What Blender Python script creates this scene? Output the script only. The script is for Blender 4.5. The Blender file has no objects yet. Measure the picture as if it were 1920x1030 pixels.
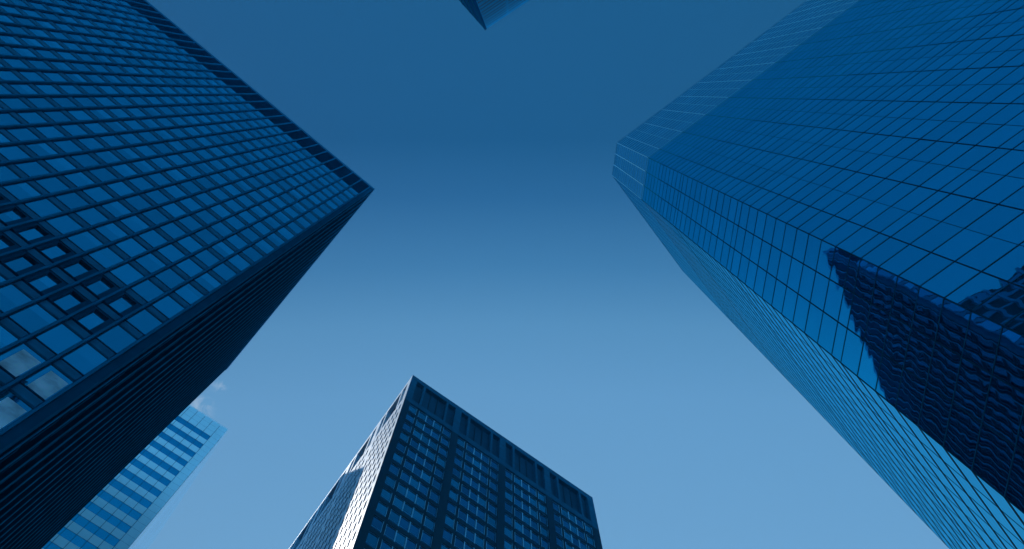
import bpy, math, random
from mathutils import Vector
R = math.radians
random.seed(7)
scene = bpy.context.scene
COL = scene.collection

# ------------------------------------------------------------------ camera
CAM_Z = 1.6
F_PX, W_PX, H_PX = 2144.8, 1920.0, 1030.0
UP = Vector((0.000839, 0.157152, 0.987574))       # viewing axis in world space
XAX = Vector((1.0, -0.000132, -0.000829))                  # picture right
YAX = Vector((0.0, 0.987574, -0.157152))       # picture down
cam_d = bpy.data.cameras.new('camera')
cam = bpy.data.objects.new('camera', cam_d)
COL.objects.link(cam)
from mathutils import Matrix
m = Matrix.Identity(4)
for i in range(3):
    m[i][0] = XAX[i]; m[i][1] = -YAX[i]; m[i][2] = -UP[i]
m[2][3] = CAM_Z
cam.matrix_world = m
cam_d.sensor_width = 36.0
cam_d.lens = F_PX / W_PX * 36.0
cam_d.clip_end = 5000
scene.camera = cam
scene.render.resolution_x = 1024
scene.render.resolution_y = 549

def project(P):
    v = Vector(P) - Vector((0, 0, CAM_Z))
    c = Vector((v.dot(XAX), v.dot(YAX), v.dot(UP)))
    if c.z <= 0.01: return None
    return (W_PX / 2 + F_PX * c.x / c.z, H_PX / 2 + F_PX * c.y / c.z)

# ------------------------------------------------------------------ sky
SUN_AZ, SUN_EL = 169.2, 55.7        # degrees, azimuth counted from +X towards +Y
world = bpy.data.worlds.new('World')
scene.world = world
world.use_nodes = True
nt = world.node_tree
nt.nodes.clear()
def N(tree, t, **kw):
    n = tree.nodes.new(t)
    for k, v in kw.items(): setattr(n, k, v)
    return n
out = N(nt, 'ShaderNodeOutputWorld')
bg = N(nt, 'ShaderNodeBackground'); bg.inputs[1].default_value = 0.1
sky = N(nt, 'ShaderNodeTexSky', sky_type='NISHITA', sun_disc=False)
sky.sun_elevation = R(SUN_EL)
sky.sun_rotation = R(90 - SUN_AZ)
sky.air_density = 1.0; sky.dust_density = 0.3; sky.ozone_density = 3.0
geo = N(nt, 'ShaderNodeTexCoord')
sep = N(nt, 'ShaderNodeSeparateXYZ')
nt.links.new(geo.outputs['Generated'], sep.inputs[0])
# colour wash graded into the sky: deep blue overhead, paler down the picture
ramp = N(nt, 'ShaderNodeValToRGB')
mr = N(nt, 'ShaderNodeMapRange'); mr.inputs[1].default_value = -0.1; mr.inputs[2].default_value = 0.5
nt.links.new(sep.outputs['Y'], mr.inputs[0]); nt.links.new(mr.outputs[0], ramp.inputs[0])
def srgb(c): return tuple(((x/255)/12.92 if x/255 <= .04045 else ((x/255+.055)/1.055)**2.4) for x in c)
stops = [(-0.1, (22, 90, 139)), (0.04, (24, 91, 141)), (0.09, (42, 106, 158)), (0.15, (68, 131, 181)),
         (0.20, (93, 153, 200)), (0.26, (107, 165, 212)), (0.38, (118, 175, 220)), (0.5, (130, 182, 222))]
el = ramp.color_ramp.elements
while len(el) < len(stops): el.new(0.5)
for e, (p, c) in zip(el, stops):
    e.position = (p + 0.1) / 0.6; e.color = (*srgb(c), 1)
# the ramp gives nearly all the sky colour, Nishita a small share
mixs = N(nt, 'ShaderNodeMix', data_type='RGBA', blend_type='MIX'); mixs.inputs[0].default_value = 0.93
sc10 = N(nt, 'ShaderNodeVectorMath', operation='SCALE'); sc10.inputs[3].default_value = 10.0
nt.links.new(ramp.outputs[0], sc10.inputs[0])
nt.links.new(sky.outputs[0], mixs.inputs[6]); nt.links.new(sc10.outputs[0], mixs.inputs[7])
# a wisp of cloud low beside the left tower
def wisp(cx, cy, cz, rad, scale, lo, hi):
    sub = N(nt, 'ShaderNodeVectorMath', operation='DISTANCE'); sub.inputs[1].default_value = (cx, cy, cz)
    nrm = N(nt, 'ShaderNodeVectorMath', operation='NORMALIZE'); nt.links.new(geo.outputs['Generated'], nrm.inputs[0])
    nt.links.new(nrm.outputs[0], sub.inputs[0])
    fall = N(nt, 'ShaderNodeMapRange', interpolation_type='SMOOTHSTEP'); fall.inputs[1].default_value = rad; fall.inputs[2].default_value = 0.0
    nt.links.new(sub.outputs['Value'], fall.inputs[0])
    no = N(nt, 'ShaderNodeTexNoise'); no.inputs['Scale'].default_value = scale; no.inputs['Detail'].default_value = 6; no.inputs['Distortion'].default_value = 0.6
    nt.links.new(nrm.outputs[0], no.inputs[0])
    m2 = N(nt, 'ShaderNodeMapRange'); m2.inputs[1].default_value = lo; m2.inputs[2].default_value = hi
    nt.links.new(no.outputs[0], m2.inputs[0])
    mu = N(nt, 'ShaderNodeMath', operation='MULTIPLY'); nt.links.new(fall.outputs[0], mu.inputs[0]); nt.links.new(m2.outputs[0], mu.inputs[1])
    return mu.outputs[0]
src = mixs.outputs[2]
hz = N(nt, 'ShaderNodeMapRange', interpolation_type='SMOOTHSTEP'); hz.inputs[1].default_value = 0.62; hz.inputs[2].default_value = 0.1
nt.links.new(sep.outputs['Z'], hz.inputs[0])
hm = N(nt, 'ShaderNodeMix', data_type='RGBA'); hm.inputs[7].default_value = (2.6, 11.0, 21.0, 1)  # over-bright horizon glow, added out of view as fill for shaded facades
nt.links.new(hz.outputs[0], hm.inputs[0]); nt.links.new(src, hm.inputs[6]); src = hm.outputs[2]
for a in ((-0.2590, 0.2590, 0.9305, 0.016, 80, .40, .80), (-0.2465, 0.2440, 0.9380, 0.009, 130, .42, .95)):
    w_ = wisp(*a)
    mc = N(nt, 'ShaderNodeMix', data_type='RGBA'); mc.inputs[7].default_value = (5.6, 7.0, 8.4, 1)
    nt.links.new(w_, mc.inputs[0]); nt.links.new(src, mc.inputs[6]); src = mc.outputs[2]
nt.links.new(src, bg.inputs[0])
nt.links.new(bg.outputs[0], out.inputs[0])

sun_d = bpy.data.lights.new('sun', 'SUN'); sun_d.energy = 3.4; sun_d.angle = R(0.5); sun_d.color = (1.0, 0.965, 0.92)
sun = bpy.data.objects.new('sun', sun_d); COL.objects.link(sun)
sdir = Vector((math.cos(R(SUN_AZ)) * math.cos(R(SUN_EL)), math.sin(R(SUN_AZ)) * math.cos(R(SUN_EL)), math.sin(R(SUN_EL))))
sun.rotation_euler = sdir.to_track_quat('Z', 'Y').to_euler()
sun.location = (0, 0, 300)
scene.view_settings.view_transform = 'Standard'
scene.view_settings.look = 'None'
scene.view_settings.exposure = 0.0
scene.view_settings.gamma = 1.0
scene.cycles.caustics_reflective = False
scene.cycles.max_bounces = 8
scene.cycles.glossy_bounces = 5

# ------------------------------------------------------------------ helpers
def D(a): return Vector((math.cos(R(a)), math.sin(R(a)), 0))
ZV = Vector((0, 0, 1))

class MB:
    """collects faces (world coordinates) and links them as one mesh object"""
    def __init__(s): s.v = []; s.f = []; s.m = []
    def quad(s, pts, mi=0):
        i = len(s.v); s.v += [tuple(p) for p in pts]; s.f.append(tuple(range(i, i + len(pts)))); s.m.append(mi)
    def hexa(s, p, mi=0):
        # p: 8 points, bottom loop 0-3, top loop 4-7
        for q in ((3, 2, 1, 0), (4, 5, 6, 7), (0, 1, 5, 4), (1, 2, 6, 5), (2, 3, 7, 6), (3, 0, 4, 7)):
            s.quad([p[k] for k in q], mi)
    def build(s, name, mats, root=None, parent=None):
        me = bpy.data.meshes.new(name)
        o0 = root.location if root else Vector((0, 0, 0))
        me.from_pydata([tuple(Vector(v) - o0) for v in s.v], [], s.f)
        if not isinstance(mats, (list, tuple)): mats = [mats]
        for m_ in mats: me.materials.append(m_)
        for k, p in enumerate(me.polygons): p.material_index = s.m[k]
        me.update()
        import bmesh
        b = bmesh.new(); b.from_mesh(me); bmesh.ops.recalc_face_normals(b, faces=b.faces) if s.closed() else None
        b.to_mesh(me); b.free()
        o = bpy.data.objects.new(name, me); COL.objects.link(o)
        if parent or root: o.parent = parent or root
        return o
    def closed(s): return len(s.f) % 6 == 0 and len(s.f) * 4 == len(s.v)

class Face:
    """vertical facade plane: o = top corner, d = along, n = outwards"""
    def __init__(s, o, da, na): s.o = Vector(o); s.d = D(da); s.n = D(na)
    def P(s, a, h, out=0.0): return s.o + s.d * a + ZV * h + s.n * out
    def box(s, mb, a0, a1, h0, h1, o0, o1, mi=0):
        mb.hexa([s.P(a0, h0, o0), s.P(a1, h0, o0), s.P(a1, h0, o1), s.P(a0, h0, o1),
                 s.P(a0, h1, o0), s.P(a1, h1, o0), s.P(a1, h1, o1), s.P(a0, h1, o1)], mi)
    def rect(s, mb, a0, a1, h0, h1, out, mi=0):
        q = [s.P(a0, h0, out), s.P(a1, h0, out), s.P(a1, h1, out), s.P(a0, h1, out)]
        nn = (q[1] - q[0]).cross(q[3] - q[0])
        if nn.dot(s.n) < 0: q.reverse()
        mb.quad(q, mi)
    def area(s, a0, a1, h0, h1):
        ps = [project(s.P(*c)) for c in ((a0, h0), (a1, h0), (a1, h1), (a0, h1))]
        if any(p is None for p in ps): return 0
        cx = sum(p[0] for p in ps) / 4; cy = sum(p[1] for p in ps) / 4
        if not (0 <= cx <= W_PX and 0 <= cy <= H_PX): return 0
        if s.n.dot(Vector((0, 0, CAM_Z)) - s.P(a0, h0)) <= 0: return 0
        a = 0
        for i in range(4):
            x0, y0 = ps[i]; x1, y1 = ps[(i + 1) % 4]; a += x0 * y1 - x1 * y0
        return abs(a) / 2

def tag(o, label=None, cat=None, group=None, kind=None):
    if label: o['label'] = label
    if cat: o['category'] = cat
    if group: o['group'] = group
    if kind: o['kind'] = kind
    return o
def empty(name, loc):
    o = bpy.data.objects.new(name, None); COL.objects.link(o); o.location = loc; o.empty_display_size = 2
    return o
def prism(mb, poly, z0, z1, mi=0):
    mb.quad([Vector((x, y, z1)) for x, y in poly], mi)
    mb.quad([Vector((x, y, z0)) for x, y in reversed(poly)], mi)
    for i in range(len(poly)):
        a, b = poly[i], poly[(i + 1) % len(poly)]
        mb.quad([Vector((a[0], a[1], z0)), Vector((b[0], b[1], z0)), Vector((b[0], b[1], z1)), Vector((a[0], a[1], z1))], mi)
def ccw(poly):
    a = sum(poly[i][0] * poly[(i + 1) % len(poly)][1] - poly[(i + 1) % len(poly)][0] * poly[i][1] for i in range(len(poly)))
    return poly if a > 0 else list(reversed(poly))
def xy(v): return (v.x, v.y)

# ------------------------------------------------------------------ materials
def mat(name):
    m_ = bpy.data.materials.new(name); m_.use_nodes = True
    t = m_.node_tree; t.nodes.clear()
    o = N(t, 'ShaderNodeOutputMaterial')
    return m_, t, o
def panel(name, col, rough=0.5, metal=0.0, var=0.12, spec=0.5, scale=0.7, bump=0.0):
    m_, t, o = mat(name)
    p = N(t, 'ShaderNodeBsdfPrincipled'); p.inputs['Roughness'].default_value = rough; p.inputs['Metallic'].default_value = metal
    p.inputs['Specular IOR Level'].default_value = spec
    tc = N(t, 'ShaderNodeNewGeometry'); no = N(t, 'ShaderNodeTexNoise'); no.inputs['Scale'].default_value = scale; no.inputs['Detail'].default_value = 5
    t.links.new(tc.outputs['Position'], no.inputs[0])
    mr_ = N(t, 'ShaderNodeMapRange'); mr_.inputs[1].default_value = .3; mr_.inputs[2].default_value = .7
    mr_.inputs[3].default_value = 1 - var; mr_.inputs[4].default_value = 1 + var
    t.links.new(no.outputs[0], mr_.inputs[0])
    sc = N(t, 'ShaderNodeVectorMath', operation='SCALE'); sc.inputs[0].default_value = col; t.links.new(mr_.outputs[0], sc.inputs[3])
    t.links.new(sc.outputs[0], p.inputs['Base Color'])
    rr = N(t, 'ShaderNodeMapRange'); rr.inputs[3].default_value = max(rough - .08, 0); rr.inputs[4].default_value = rough + .08
    t.links.new(no.outputs[0], rr.inputs[0]); t.links.new(rr.outputs[0], p.inputs['Roughness'])
    if bump:
        b = N(t, 'ShaderNodeBump'); b.inputs['Distance'].default_value = bump; t.links.new(no.outputs[0], b.inputs['Height']); t.links.new(b.outputs[0], p.inputs['Normal'])
    t.links.new(p.outputs[0], o.inputs[0])
    return m_
def mirror(name, tint, wave=0.0009, scale=0.9, var=0.10, diff=None, rough=0.0, island=True):
    """coated glass: a tinted mirror, slightly wavy, every pane seated a little differently"""
    m_, t, o = mat(name)
    g = N(t, 'ShaderNodeBsdfGlossy'); g.inputs['Roughness'].default_value = rough
    ge = N(t, 'ShaderNodeNewGeometry'); oi = N(t, 'ShaderNodeObjectInfo')
    rnd = N(t, 'ShaderNodeMath', operation='ADD'); t.links.new(ge.outputs['Random Per Island'], rnd.inputs[0]); t.links.new(oi.outputs['Random'], rnd.inputs[1])
    off = N(t, 'ShaderNodeVectorMath', operation='SCALE'); off.inputs[0].default_value = (37.0, 91.0, 53.0); t.links.new(rnd.outputs[0], off.inputs[3])
    ad = N(t, 'ShaderNodeVectorMath', operation='ADD'); t.links.new(ge.outputs['Position'], ad.inputs[0]); t.links.new(off.outputs[0], ad.inputs[1])
    no = N(t, 'ShaderNodeTexNoise'); no.inputs['Scale'].default_value = scale; no.inputs['Detail'].default_value = 1.5; no.inputs['Roughness'].default_value = .4
    t.links.new(ad.outputs[0], no.inputs[0])
    b = N(t, 'ShaderNodeBump'); b.inputs['Distance'].default_value = wave; t.links.new(no.outputs[0], b.inputs['Height'])
    t.links.new(b.outputs[0], g.inputs['Normal'])
    wn = N(t, 'ShaderNodeTexWhiteNoise', noise_dimensions='1D'); t.links.new(rnd.outputs[0], wn.inputs['W'])
    mr_ = N(t, 'ShaderNodeMapRange'); mr_.inputs[3].default_value = 1 - var; mr_.inputs[4].default_value = 1 + var
    t.links.new(wn.outputs[0], mr_.inputs[0])
    sc = N(t, 'ShaderNodeVectorMath', operation='SCALE'); sc.inputs[0].default_value = tint; t.links.new(mr_.outputs[0], sc.inputs[3])
    t.links.new(sc.outputs[0], g.inputs['Color'])
    if diff:
        d = N(t, 'ShaderNodeBsdfDiffuse'); d.inputs[0].default_value = (*diff, 1)
        a = N(t, 'ShaderNodeAddShader'); t.links.new(g.outputs[0], a.inputs[0]); t.links.new(d.outputs[0], a.inputs[1]); t.links.new(a.outputs[0], o.inputs[0])
    else:
        t.links.new(g.outputs[0], o.inputs[0])
    return m_

M = dict(
    c_glass=mirror('blue_mirror_glass', (.03, .66, .90), wave=.006, scale=.62, var=.05, diff=(0, .004, .01)),
    c_side=mirror('side_mirror_glass', (.09, .55, .76), wave=.0012, scale=.7, var=.04, diff=(0, .004, .008)),
    c_band=mirror('band_glass', (.32, .80, .95), wave=.0012, scale=.8, var=.05, diff=(0, .006, .012)),
    c_mull=panel('dark_mullion', (.002, .085, .14), .8, 0, .1, .0),
    c_transom=panel('teal_transom', (.003, .20, .30), .7, 0, .1, .0),
    c_mull_dark=panel('black_joint', (.001, .05, .08), .7, 0, .1, .05),
    c_mull_light=panel('pale_mullion', (.09, .40, .66), .7, 0, .1, .0),  # sunlit look of the upper mullions and transoms put into the colour
    a_glass=mirror('grey_blue_glass', (.04, .60, .78), wave=.0012, scale=.8, var=.15, diff=(0, .004, .012)),
    a_side=mirror('smoked_side_glass', (.008, .05, .10), wave=.0012, scale=.8, var=.3, diff=(0, .002, .01)),  # darker copy of the front glass; a dark reflection put into the tint
    a_blind=mirror('glass_over_blind', (.07, .64, .82), wave=.0012, scale=.8, var=.12, diff=(.003, .05, .09)),
    a_fin_side=panel('side_fin_web', (.0003, .015, .025), .8, 0, .12, .0),  # darker copy of the front fin metal; side's shade put into the colour
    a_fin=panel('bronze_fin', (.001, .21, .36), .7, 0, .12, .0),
    a_edge=panel('fin_edge', (.002, .13, .22), .8, 0, .3, .0),  # light caught along the side fins' edges, painted as a brighter tone
    a_pale=panel('pale_roller_blind', (.80, .93, .98), .8, 0, .4, .1, 1.1),  # painted patches of reflected sun on a few low panes
    a_frame=panel('window_frame_dark', (.0005, .10, .18), .7, 0, .1, .0),
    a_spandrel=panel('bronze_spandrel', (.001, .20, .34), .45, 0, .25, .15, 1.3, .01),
    a_side_spandrel=panel('side_spandrel', (.0003, .02, .035), .8, 0, .2, .0),  # darker copy of the front spandrel, shade of this side in its colour
    a_louver=panel('louver_slat', (.0005, .14, .26), .7, 0, .1, .0),
    a_cap=panel('parapet_cap', (.001, .16, .28), .6, 0, .1, .1),
    a_corner=panel('corner_cladding', (.0005, .09, .16), .8, 0, .15, .0),
    core=panel('core_dark', (.001, .008, .016), .9, 0, .05, .0),
    roof=panel('roof_felt', (.08, .09, .10), .9),
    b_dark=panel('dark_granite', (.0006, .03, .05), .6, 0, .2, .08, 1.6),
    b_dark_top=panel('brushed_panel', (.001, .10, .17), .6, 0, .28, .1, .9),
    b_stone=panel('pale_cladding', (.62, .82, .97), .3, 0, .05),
    b_dark_recess=panel('recess_lining', (.001, .05, .09), .6, 0, .3, .1, .9),  # shade inside the top recesses put into a darker panel colour
    b_recess=panel('recess_black', (.0005, .008, .014), .9, 0, .1, .0),  # near-black colour stands in for the shade in the deep openings
    b_frame=panel('aluminium_frame', (.38, .78, .95), .5, 0, .1, .2),
    b_glass=mirror('dark_window_glass', (.05, .29, .43), wave=.0015, scale=1.1, var=.22, diff=(0, .01, .02)),
    b_glass2=mirror('pale_side_glass', (.75, .85, .92), wave=.0006, var=.06),
    d_pale=mirror('pale_spandrel_glass', (.35, .35, .30), wave=.0006, var=.03, diff=(.74, .84, .84), rough=.1),
    d_dark=mirror('blue_band_glass', (.02, .78, .95), wave=.0006, var=.05, diff=(0, .05, .12)),
    d_side=mirror('side_glass', (.80, .90, .95), wave=.0004, var=.02, diff=(.10, .10, .10)),
    d_line=panel('joint_dark', (.004, .05, .10), .5),
    e_panel=panel('blue_metal_panel', (.001, .30, .50), .7, 0, .08, .03),
    e_line=panel('shadow_groove', (.0005, .02, .05), .6, 0, .1, .1),  # dark window bands and the wall behind them
    e_dark=mirror('dark_side_glass', (.005, .14, .24), var=.1),  # shade on this side put into a dark tint
    e_fin=panel('dark_blue_fin', (.0015, .06, .11), .8, 0, .1, .0),
    paving=panel('paving', (.10, .125, .15), .8, 0, .15, .4, .5),
    asphalt=panel('asphalt', (.05, .05, .052), .85, 0, .2),
    kerb=panel('kerb_stone', (.3, .3, .29), .8),
    paint=panel('road_paint', (.75, .75, .72), .7),
)
M['b_blind'] = mirror('glass_over_louvred_blind', (.06, .38, .50), wave=.0015, scale=1.1, var=.25, diff=(0, .03, .045))

def panes_parts(root, items, frame_mat, glass_mats, name='window', inner='pane', limit=100):
    """items: list of (area, fn_frame, fn_pane). The largest become parts of their own, the rest one part."""
    items = sorted(items, key=lambda t: -t[0])
    for a, ff, fp in items[:limit]:
        f = MB(); ff(f)
        p = MB(); fp(p)
        if f.f:
            fo = f.build(name, frame_mat, root)
            p.build(inner, glass_mats, root, parent=fo)
        else:
            p.build(name, glass_mats, root)
    rest = items[limit:]
    if rest:
        f = MB(); nm = len(glass_mats)
        for a, ff, fp in rest:
            fp(f)
            k = len(f.f); ff(f)
            for j in range(k, len(f.f)): f.m[j] = nm
        o = f.build(name, list(glass_mats) + [frame_mat], root)
        o['kind'] = 'stuff'

# ------------------------------------------------------------------ ground
def slab(name, x0, x1, y0, y1, z0, z1, m_):
    b = MB(); prism(b, [(x0, y0), (x1, y0), (x1, y1), (x0, y1)], z0, z1)
    o = b.build(name, m_); o['kind'] = 'structure'; return o
g = MB(); g.quad([(-3000, -3000, -0.15), (3000, -3000, -0.15), (3000, 3000, -0.15), (-3000, 3000, -0.15)])
tag(g.build('ground', M['asphalt']), kind='structure')
pv = MB()
ax, ay = D(40), D(130)
def plaza(c0, c1, e0, e1, z0, z1, mb): prism(mb, ccw([xy(ax * a + ay * b) for a, b in ((c0, e0), (c1, e0), (c1, e1), (c0, e1))]), z0, z1)
plaza(-70, 40, -6, 40, -0.146, 0.0, pv)
tag(pv.build('pavement', M['paving']), kind='structure')
kb = MB(); plaza(-70, 40, -6.3, -6.0, -0.146, 0.004, kb)
tag(kb.build('kerb', M['kerb']), kind='structure')
ln = MB()
for k in range(12): plaza(-60 + k * 8, -57 + k * 8, -12.1, -11.95, -0.146, -0.142, ln)
tag(ln.build('road_marking', M['paint']), kind='structure')

# ================================================================== TOWER A : dark fin-clad tower on the left
def tower_a():
    HT = 150 + CAM_Z
    cor = Vector((-17.997, 12.462, HT))
    root = empty('office_tower', (cor.x, cor.y, 0))
    tag(root, 'dark bronze office tower with close vertical fins and blue window grid filling the left side', 'office tower')
    L1, L2 = 1.0 + 1.43 * 30, 31.39
    F1 = Face(cor, 220, 310); F2 = Face(cor, 130, 40)
    b1, b2 = 1.43, 1.447
    n1, n2 = 30, 21
    G = -HT                                        # ground level as seen from the roof
    core = MB()
    dpt = .18
    poly = ccw([xy(cor - F1.n * dpt - F2.n * dpt), xy(cor + F1.d * (L1 - dpt) - F1.n * dpt), xy(cor + F1.d * (L1 - dpt) + F2.d * (L2 - dpt)), xy(cor + F2.d * (L2 - dpt) - F2.n * dpt)])
    prism(core, poly, 0, HT - 1.0)
    core.build('wall', M['a_frame'], root)
    # corner columns, flush cladding
    for Fa, Fb, La in ((F1, F2, 0), ):
        mb = MB(); prism(mb, ccw([xy(cor), xy(cor + F1.d * .42), xy(cor + F1.d * .42 - F1.n * .3), xy(cor + F2.d * .42 - F2.n * .3), xy(cor + F2.d * .42)]), 0, HT - 1.3)
        mb.build('corner_column', M['a_corner'], root)
    mb = MB(); F2.box(mb, L2 - .42, L2, G, -1.3, -.3, 0); mb.build('corner_column', M['a_fin'], root)
    mb = MB(); F1.box(mb, L1 - .42, L1, G, -1.3, -.3, 0); mb.build('corner_column', M['a_fin'], root)
    # parapet cap
    mb = MB()
    prism(mb, ccw([xy(cor + F1.n * .06 + F2.n * .15), xy(cor + F1.d * L1 + F1.n * .06), xy(cor + F1.d * L1 + F2.d * L2), xy(cor + F2.d * (L2 + .02) + F2.n * .15)]), HT - 1.3, HT)
    mb.build('parapet', M['a_cap'], root)
    # fins (I-shaped: web and outer flange)
    def fin(F, s):
        mb = MB()
        tip = .05 if F is F1 else .10; fw = .062 if F is F1 else .085; ft = .02 if F is F1 else .035
        F.box(mb, s - .03, s + .03, G + 9, -1.3, -.17, tip, 0)
        F.box(mb, s - fw, s + fw, G + 9, -1.3, tip, tip + ft, 1)
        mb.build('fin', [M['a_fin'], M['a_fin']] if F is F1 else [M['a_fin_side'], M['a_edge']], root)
    for k in range(n1 + 1): fin(F1, .5 + b1 * k)
    for k in range(n2 + 1): fin(F2, .5 + b2 * k)
    # floors
    nf = 31
    items = []
    for F, b_, n_ in ((F1, b1, n1), (F2, b2, n2)):
        # machinery floors behind louvres
        mb = MB(); h = -1.45
        while h > -10.75:
            for k in range(n_):
                s0 = .5 + b_ * k + .09; s1 = .5 + b_ * (k + 1) - .09
                q = [F.P(s0, h, -.13), F.P(s1, h, -.13), F.P(s1, h - .12, -.03), F.P(s0, h - .12, -.03)]
                mb.quad(q); mb.quad([q[3], q[2], F.P(s1, h - .15, -.03), F.P(s0, h - .15, -.03)])
            h -= .25
        mb.build('louver', M['a_louver'], root)
        for i in range(nf):
            hb = -13.92 - 4.178 * i               # sill of the storey's windows
            mb = MB()
            for k in range(n_):
                s0 = .5 + b_ * k + .10; s1 = .5 + b_ * (k + 1) - .10
                # shallow pan: bevelled panel
                o0, o1 = -.17, (-.075 if F is F2 else -.055)
                t, bt = hb - .10, hb - 1.10
                P = F.P
                outer = [P(s0, bt, o0), P(s1, bt, o0), P(s1, t, o0), P(s0, t, o0)]
                inner_ = [P(s0 + .05, bt + .10, o1), P(s1 - .05, bt + .10, o1), P(s1 - .05, t - .10, o1), P(s0 + .05, t - .10, o1)]
                mb.quad(inner_)
                for j in range(4): mb.quad([outer[j], outer[(j + 1) % 4], inner_[(j + 1) % 4], inner_[j]])
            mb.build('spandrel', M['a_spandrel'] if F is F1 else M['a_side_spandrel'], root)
            for k in range(n_):
                s0 = .5 + b_ * k + .13; s1 = .5 + b_ * (k + 1) - .13
                h0, h1 = hb + .02, hb + 2.98
                deep = F is F1 and i in (19, 20) and k >= 1
                rnd = random.random()
                split = rnd < .42
                cut = h1 - random.choice((.9, 1.2, 1.5, 1.5)) if split else None
                go = (-.155 if F is F2 else -.08) if not deep else -.172
                def ff(mb, F=F, s0=s0, s1=s1, h0=h0, h1=h1, deep=deep):
                    w = .05 if not deep else .05
                    o0, o1 = -.175, ((-.11 if F is F2 else -.065) if not deep else .0)
                    F.box(mb, s0 - w, s0, h0 - w, h1 + w, o0, o1)
                    F.box(mb, s1, s1 + w, h0 - w, h1 + w, o0, o1)
                    F.box(mb, s0, s1, h0 - w, h0, o0, o1)
                    F.box(mb, s0, s1, h1, h1 + w, o0, o1)
                    if deep:
                        F.box(mb, s0, s0 + .24, h0, h1, o0, -.04); F.box(mb, s1 - .14, s1, h0, h1, o0, -.04)
                        F.box(mb, s0 + .24, s1 - .14, h1 - .18, h1, o0, -.04)
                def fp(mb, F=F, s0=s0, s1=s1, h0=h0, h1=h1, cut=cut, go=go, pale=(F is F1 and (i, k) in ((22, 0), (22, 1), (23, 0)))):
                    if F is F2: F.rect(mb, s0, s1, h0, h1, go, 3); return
                    if cut: F.rect(mb, s0, s1, h0, cut, go, 0); F.rect(mb, s0, s1, cut, h1, go, 1)
                    else: F.rect(mb, s0, s1, h0, h1, go, 0)
                    if pale: F.rect(mb, s0 + .05, s1 - .22, h0 + .05, h1 - .45, go + .006, 2)  # pale rectangle imitating bounced sunlight on the pane
                items.append((F.area(s0, s1, h0, h1), ff, fp))
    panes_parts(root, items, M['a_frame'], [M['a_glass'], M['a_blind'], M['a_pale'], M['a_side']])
    mb = MB(); F1.box(mb, 6, 30, 0, 5, -26, -6); mb.build('plant_room', M['a_louver'], root)
tower_a()

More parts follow.
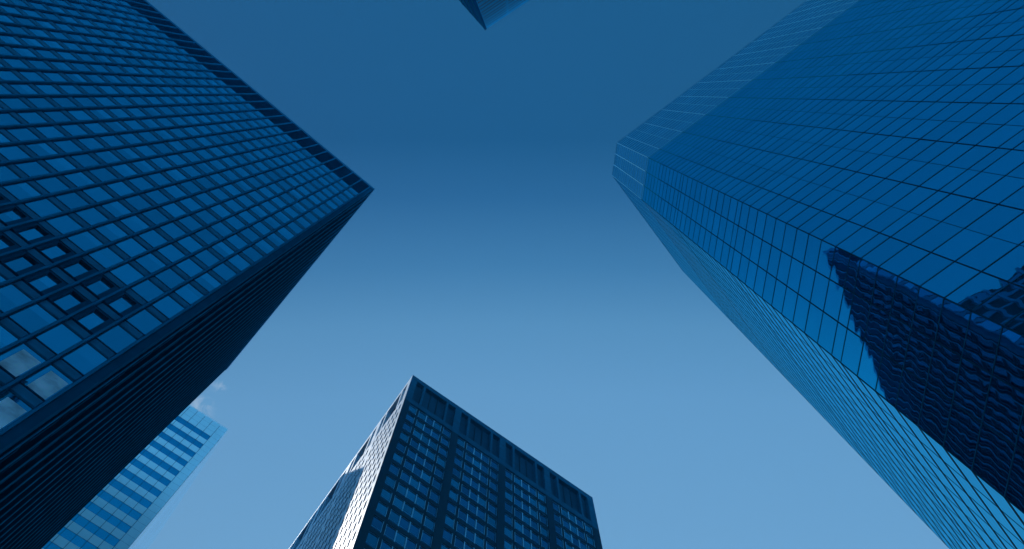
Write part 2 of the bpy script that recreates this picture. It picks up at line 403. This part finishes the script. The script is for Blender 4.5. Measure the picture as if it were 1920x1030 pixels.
# ================================================================== TOWER C : blue mirror tower on the right
def tower_c():
    HT = 145 + CAM_Z
    k_ = .725
    P0 = Vector((13.352, 6.259, HT))
    root = empty('glass_tower', (P0.x, P0.y, 0))
    tag(root, 'tall blue mirror glass tower with a cut-off corner filling the right side', 'glass tower')
    bay = 1.378
    C1 = Face(P0, -37, 233); CH = Face(P0, 98, 188)
    P1 = P0 + CH.d * bay * 3
    C2 = Face(P1, 53, 143)
    n1, n2 = 26, 11
    L1 = bay * n1; b2 = 15.44 / n2; L2 = 15.44
    P2 = P1 + C2.d * L2; P0e = P0 + C1.d * L1
    back = P0e + D(53) * (bay * 3 * math.sin(R(45)) + L2)
    ins = .12
    core = MB()
    cc = (P0 + back) / 2
    poly = [P0, P1, P2, back, P0e]
    poly = ccw([xy(p - (p - cc).normalized() * .35) for p in poly])
    prism(core, poly, 0, HT - .4); core.build('wall', M['core'], root)
    faces = ((C1, bay, n1, L1), (CH, bay, 3, bay * 3), (C2, b2, n2, L2))
    # horizontal joints: two per storey with a narrow strip every tenth
    hs = [0.0]
    seq = []
    h = 0.0
    # measured rhythm (metres below the roof at this scale)
    h = -1.0; hs.append(h); cnt = 0
    h = -46.79 * k_
    up = h; tmp = [h]
    # upwards from the first narrow strip
    tmp.append(-44.97 * k_)
    x = -44.97 * k_
    for i in range(14):
        x += 2.95 * k_
        if x < -1.5: tmp.append(x)
    hs += tmp
    x = -46.79 * k_
    while x > -HT + 6:
        for i in range(10):
            x -= 2.94 * k_; hs.append(x)
        x -= 1.78 * k_; hs.append(x)
    hs = sorted(set(round(v, 3) for v in hs if v > -HT + 5), reverse=True)
    bandh = -45.4 * k_
    items = []
    for F, b_, n_, L_ in faces:
        for i in range(len(hs) - 1):
            for k in range(n_):
                s0, s1 = b_ * k + .004, b_ * (k + 1) - .004
                h0, h1 = hs[i + 1] + .004, hs[i] - .004
                mi = 2 if F is C2 else (1 if h1 > bandh + .3 else 0)
                # every pane is seated with its own slight tilt
                sg = .0011 if F is not C2 else .0003; t1, t2 = random.gauss(0, sg), random.gauss(0, sg)
                def fp(mb, F=F, s0=s0, s1=s1, h0=h0, h1=h1, mi=mi, t1=t1, t2=t2):
                    q = [F.P(s0, h0, -.008), F.P(s1, h0, -.008 + t1), F.P(s1, h1, -.008 + t1 + t2), F.P(s0, h1, -.008 + t2)]
                    if (q[1] - q[0]).cross(q[3] - q[0]).dot(F.n) < 0: q.reverse()
                    mb.quad(q, mi)
                items.append((F.area(s0, s1, h0, h1), lambda mb: None, fp))
    panes_parts(root, items, M['c_mull'], [M['c_glass'], M['c_band'], M['c_side']], name='glass_panel')
    # base storey
    mb = MB()
    for F, b_, n_, L_ in faces: F.rect(mb, 0, L_, -HT, hs[-1], -.03)
    mb.build('base_glazing', M['c_glass'], root)
    # backing behind the joints
    # transoms run round all three faces
    for i, h in enumerate(hs):
        top = h > bandh + .3
        w = .026 if not top else .016; o1 = .006
        mb = MB()
        for F, b_, n_, L_ in faces:
            e0 = 0 if F is not CH else .0
            ww = w if F is not C2 else (.015 if top else .11); F.box(mb, .0, L_, h - ww, h + ww, -.05, o1 if F is not C2 else .002, 1 if top else (2 if F is C2 else 0))
        mb.build('transom', [M['c_transom'], M['c_mull_light'], M['c_mull_dark']], root)
    # vertical mullions: heavy and light alternate
    for F, b_, n_, L_ in faces:
        for k in range(0, n_ + 1):
            heavy = (k % 2 == 1)
            if F is CH and k in (0, 3): continue
            w = .020 if heavy else .007
            if F is CH: w = .024
            o1 = .006 if w > .01 else .001
            if F is C2: w, o1 = .010, .0005
            mb = MB()
            F.box(mb, b_ * k - w, b_ * k + w, -HT, bandh, -.05, o1, 0)
            F.box(mb, b_ * k - w * 1.1, b_ * k + w * 1.1, bandh, 0, -.05, o1 + .002, 1)
            mb.build('mullion', [M['c_mull'], M['c_mull_light']], root)
    # slim metal angles where the faces meet
    for P_, Fa, Fb in ((P0, C1, CH), (P1, CH, C2)):
        mb = MB(); nn = (Fa.n + Fb.n).normalized()
        q = [P_ + Fa.d * (.025 if Fa is C1 else -.025) + Fa.n * .008, P_ + nn * .014, P_ + Fb.d * .025 + Fb.n * .008, P_ - nn * .06]
        poly = ccw([xy(v) for v in q])
        prism(mb, poly, 0, HT + bandh); prism(mb, poly, HT + bandh, HT, 1)
        mb.build('corner_trim', [M['c_mull'], M['c_mull_light']], root)
    # roof deck and parapet
    mb = MB(); poly = ccw([xy(p - (p - cc).normalized() * .1) for p in (P0, P1, P2, back, P0e)]); prism(mb, poly, HT - .4, HT - .2)
    mb.build('roof', M['roof'], root)
tower_c()

# ================================================================== TOWER B : bottom centre
def tower_b():
    HT = 145 + CAM_Z; k_ = 1.45
    cor = Vector((-12.766, 36.303, HT))
    root = empty('office_block', (cor.x, cor.y, 0))
    tag(root, 'dark office block with a pale sunlit left side and grouped square windows, bottom centre', 'office block')
    F1 = Face(cor, 35.3, -54.7); F2 = Face(cor, 125.3, 215.3)
    L1 = 28.85; mod = 4.81 * k_; L2 = mod * 7 + .6
    core = MB()
    poly = ccw([xy(cor - F1.n * .6 - F2.n * .6), xy(cor + F1.d * (L1 - .6) - F1.n * .6), xy(cor + F1.d * (L1 - .6) + F2.d * (L2 - .6)), xy(cor + F2.d * (L2 - .6) - F2.n * .6)])
    prism(core, poly, 0, HT - .6); core.build('wall', M['core'], root)
    # --- dark front, wall grid in real depth: piers, bands, glass set back
    rowt = -8.18 * k_; pit = 2.516 * k_; wh = 1.86 * k_
    top0, top1 = -1.12 * k_, -6.85 * k_
    cols = []                                   # (start, end, kind) in metres
    for m_ in range(4):
        o = m_ * mod
        cols.append((o + .60 * k_, o + 1.35 * k_, 'n'))
        cols.append((o + 1.57 * k_, o + 3.80 * k_, 'w'))
        cols.append((o + 4.00 * k_, o + 4.76 * k_, 'n'))
    edges = [0.0] + [v for c in cols for v in c[:2]] + [L1]
    nrow = 36
    # piers between the openings
    for j in range(0, len(edges), 2):
        mb = MB(); s0, s1 = edges[j], edges[j + 1]
        wide = (s1 - s0) > .5
        s0 = max(s0, .012); F1.box(mb, s0, s1, -HT, rowt + .25, -.6, 0 if wide else -.18, 0)
        F1.box(mb, s0, s1, rowt + .25, top0, -.6, 0 if wide else .0, 1)
        mb.build('pier', [M['b_dark'], M['b_dark_top']], root)
    mb = MB(); F1.box(mb, .012, L1, top0, 0, -.6, .0); mb.build('cornice', M['b_dark_top'], root)
    for (s0, s1, kd) in cols:
        mb = MB(); F1.box(mb, s0, s1, rowt + .25, top1, -.6, -.03); mb.build('sill_panel', M['b_dark_top'], root)
        mb = MB(); F1.rect(mb, s0, s1, top1, top0, -.5)
        mb.build('recessed_panel', M['b_dark_recess'], root)
        if kd == 'w':
            for q in (1, 2):
                mb = MB(); x = s0 + (s1 - s0) * q / 3; F1.box(mb, x - .06, x + .06, top1, top0, -.499, -.40); mb.build('panel_joint', M['b_dark'], root)
    items = []
    for r in range(nrow):
        ht = rowt - pit * r; hb = ht - wh
        mb = MB()
        for (s0, s1, kd) in cols:
            F1.box(mb, s0, s1, hb - (pit - wh), hb, -.6, -.10)
        if hb < -HT + 6: break
        mb.build('spandrel', M['b_dark'], root)
        for (s0, s1, kd) in cols:
            nsub = 3 if kd == 'w' else 1
            for q in range(nsub):
                a0 = s0 + (s1 - s0) * q / nsub; a1 = s0 + (s1 - s0) * (q + 1) / nsub
                gi = 1 if random.random() < .4 else 0
                def ff(mb, a0=a0, a1=a1, hb=hb, ht=ht, q=q, nsub=nsub):
                    w = .035
                    wl = w if q == 0 else .055
                    F1.box(mb, a0, a0 + wl, hb, ht, -.3, -.13)
                    F1.box(mb, a1 - (w if q == nsub - 1 else .05), a1, hb, ht, -.3, -.13)
                    F1.box(mb, a0 + wl, a1 - .05, hb, hb + .025, -.3, -.13)
                    F1.box(mb, a0 + wl, a1 - .05, ht - .02, ht, -.3, -.16)
                    F1.box(mb, a0 + wl, a1 - .05, hb + .50, hb + .518, -.3, -.18)
                def fp(mb, a0=a0, a1=a1, hb=hb, ht=ht, gi=gi):
                    F1.rect(mb, a0 + .03, a1 - .03, hb + .02, hb + .50, -.2, 0)
                    F1.rect(mb, a0 + .03, a1 - .03, hb + .52, ht - .02, -.2, gi)
                items.append((F1.area(a0, a1, hb, ht), ff, fp))
    panes_parts(root, items, M['b_frame'], [M['b_glass'], M['b_blind']], limit=100)
    # --- pale side: cladding with deep slots; built as full-depth piers and bands
    cs = []
    x = .30 * k_
    sub = .535 * k_; wwid = .30 * k_
    for m_ in range(7):
        o = m_ * mod
        for q in range(8):
            s0 = o + (.42 + .55 * q) * k_
            cs.append((s0, s0 + .33 * k_))
    ed = [0.02] + [v for c in cs for v in c] + [L2]
    dep = -.10
    top1b = -6.3 * k_
    for j in range(0, len(ed), 2):
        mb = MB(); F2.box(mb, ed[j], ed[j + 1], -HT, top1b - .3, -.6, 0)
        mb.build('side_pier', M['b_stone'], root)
    r = 0
    mb0 = MB()
    gl = MB()
    while True:
        ht = rowt - pit * r + .2; hb = ht - 1.55 * k_
        if hb < -HT + 6: break
        mb = MB()
        prev = ht + (pit - 1.55 * k_)
        if r == 0: prev = top1b - .3
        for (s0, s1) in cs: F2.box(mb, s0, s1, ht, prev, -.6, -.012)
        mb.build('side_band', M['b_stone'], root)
        for (s0, s1) in cs: F2.rect(gl, s0, s1, hb, ht, dep)
        r += 1
    o = gl.build('side_window', M['b_glass2'], root); o['kind'] = 'stuff'
    # top openings of the pale side
    tops = []
    for m_ in range(7):
        o = m_ * mod
        tops += [(o + .62 * k_, o + 1.34 * k_), (o + 1.6 * k_, o + 3.78 * k_), (o + 4.02 * k_, o + 4.74 * k_)]
    te = [0.02] + [v for c in tops for v in c] + [L2]
    for j in range(0, len(te), 2):
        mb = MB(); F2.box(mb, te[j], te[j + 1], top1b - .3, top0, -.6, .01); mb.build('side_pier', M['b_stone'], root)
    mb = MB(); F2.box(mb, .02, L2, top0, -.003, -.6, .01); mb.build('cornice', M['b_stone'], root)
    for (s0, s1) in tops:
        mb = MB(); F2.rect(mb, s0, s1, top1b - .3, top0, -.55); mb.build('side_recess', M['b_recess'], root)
tower_b()

# ================================================================== TOWER D : pale banded tower, bottom left
def tower_d():
    HT = 180 + CAM_Z; k_ = 1.8
    cor = Vector((-46.05, 54.19, HT))
    root = empty('banded_tower', (cor.x, cor.y, 0))
    tag(root, 'pale tower with light and dark blue checkered bands behind the dark left tower', 'office tower')
    F1 = Face(cor, 214.2, 304.2); F2 = Face(cor, 124.3, 34.3)
    b_ = .785 * k_; n_ = 7; L1 = b_ * n_ + .12; L2 = 13.2 * k_
    core = MB()
    poly = ccw([xy(cor - F1.n * .2 - F2.n * .2), xy(cor + F1.d * (L1) - F1.n * .2), xy(cor + F1.d * L1 + F2.d * (L2 - .2)), xy(cor + F2.d * (L2 - .2) - F2.n * .2)])
    prism(core, poly, 0, HT - .1); core.build('wall', M['d_line'], root)
    row = 1.172 * k_
    items = []
    r = 0
    while True:
        h1 = -row * r if r < 40 else -row * r
        h0 = h1 - row
        if h0 < -HT + 5: break
        for k in range(n_):
            dark = k >= 1 and r >= 3 and (r % 2 == 1)
            def fp(mb, k=k, h0=h0, h1=h1, dark=dark):
                F1.rect(mb, b_ * k + .03, b_ * (k + 1) - .03, h0 + .02, h1 - .02, 0 if not dark else -.03, 1 if dark else 0)
            items.append((F1.area(b_ * k, b_ * (k + 1), h0, h1), lambda mb: None, fp))
        r += 1
    panes_parts(root, items, M['d_line'], [M['d_pale'], M['d_dark']], name='glass_panel')
    for k in range(int(L2 / 1.42)):
        mb = MB(); F2.rect(mb, .05 + 1.42 * k, 1.42 * (k + 1), -HT, -.1, 0); mb.build('side_strip', M['d_side'], root)
tower_d()

# ================================================================== TOWER E : top edge of the picture
def tower_e():
    HT = 150 + CAM_Z; k_ = 1.5
    cor = Vector((-3.342, -7.953, HT))
    root = empty('striped_tower', (cor.x, cor.y, 0))
    tag(root, 'striped tower poking in from the top edge, only its pointed roof corner showing', 'office tower')
    F1 = Face(cor, -33, 57); F2 = Face(cor, 228, 138)
    b_ = 2.3 * k_; L1 = b_ * 4; L2 = 6.0
    core = MB()
    poly = ccw([xy(cor - (F1.n + F2.n) * .2), xy(cor + F1.d * L1 - F1.n * .2), xy(cor + F1.d * L1 + F2.d * L2), xy(cor + F2.d * L2 - F2.n * .2)])
    prism(core, poly, 0, HT - .1); core.build('wall', M['e_line'], root)
    lines = [.4, 3.63, 6.3]
    x = 6.3; a = 0
    while x < (HT - 8) / k_:
        x += 2.3 if a % 2 == 0 else 3.1; a += 1; lines.append(x)
    mb = MB(); F1.rect(mb, .01, L1, -HT, 0, 0); mb.build('window_band', M['e_line'], root)
    prev = 0.0
    for j, l_ in enumerate(lines):
        mb = MB()
        F1.box(mb, .01, L1, -l_ * k_ + .6, -prev * k_ - (.6 if j else .9), -.25, .012)
        mb.build('spandrel', M['e_panel'], root)
        prev = l_
    for k in range(5):
        mb = MB(); s = b_ * k; F1.box(mb, max(s - .16, .015), s + (.32 if k == 0 else .16), -HT, 0, -.2, .02); mb.build('pier', M['e_panel'], root)
    for k in range(4):
        mb = MB(); s = .1 + 1.35 * k; F2.box(mb, s, s + .14, -HT, -.02, -.25, .035, 0); mb.build('fin', M['e_fin'], root)
    mb = MB(); F2.rect(mb, 0, L2, -HT, -.1, 0); F2.box(mb, -.07, .02, -HT, .02, -.25, .03); mb.build('side_wall', M['e_dark'], root)
tower_e()

# ================================================================== building behind the viewer (seen mirrored in the glass tower)
def tower_f():
    HT = 150 + CAM_Z
    a = Vector((-.6, -38.2, HT)); F = Face(a, -44.6, 45.4)
    root = empty('mirrored_tower', (a.x, a.y, 0))
    tag(root, 'dark tower seen only as a reflection in the lower right panes of the glass tower', 'office tower')
    L = 60; dp = 30
    core = MB(); prism(core, ccw([xy(a), xy(a + F.d * L), xy(a + F.d * L - F.n * dp), xy(a - F.n * dp)]), 0, HT)
    core.build('wall', M['core'], root)
    for k in range(25):
        mb = MB(); F.box(mb, 2.4 * k + .02, 2.4 * k + .5, -HT, -.3, 0.0, .4); mb.build('pier', M['a_frame'], root)
    for i in range(36):
        mb = MB(); F.box(mb, 0, L, -4 * i - 2.4, -4 * i - 1.2, .003, .2); mb.build('spandrel', M['a_frame'], root)
tower_f()

# ================================================================== added blue volume imitating a colour wash over the towers
hz_m = bpy.data.materials.new('haze'); hz_m.use_nodes = True
t = hz_m.node_tree; t.nodes.clear()
o = N(t, 'ShaderNodeOutputMaterial'); v = N(t, 'ShaderNodeVolumePrincipled')
v.inputs['Color'].default_value = (.05, .45, .78, 1); v.inputs['Density'].default_value = .001
v.inputs['Anisotropy'].default_value = 0.0
t.links.new(v.outputs[0], o.inputs['Volume'])
mb = MB(); prism(mb, [(-110, -110), (90, -110), (90, 130), (-110, 130)], -1.2, 186)
tag(mb.build('haze', hz_m), kind='stuff')
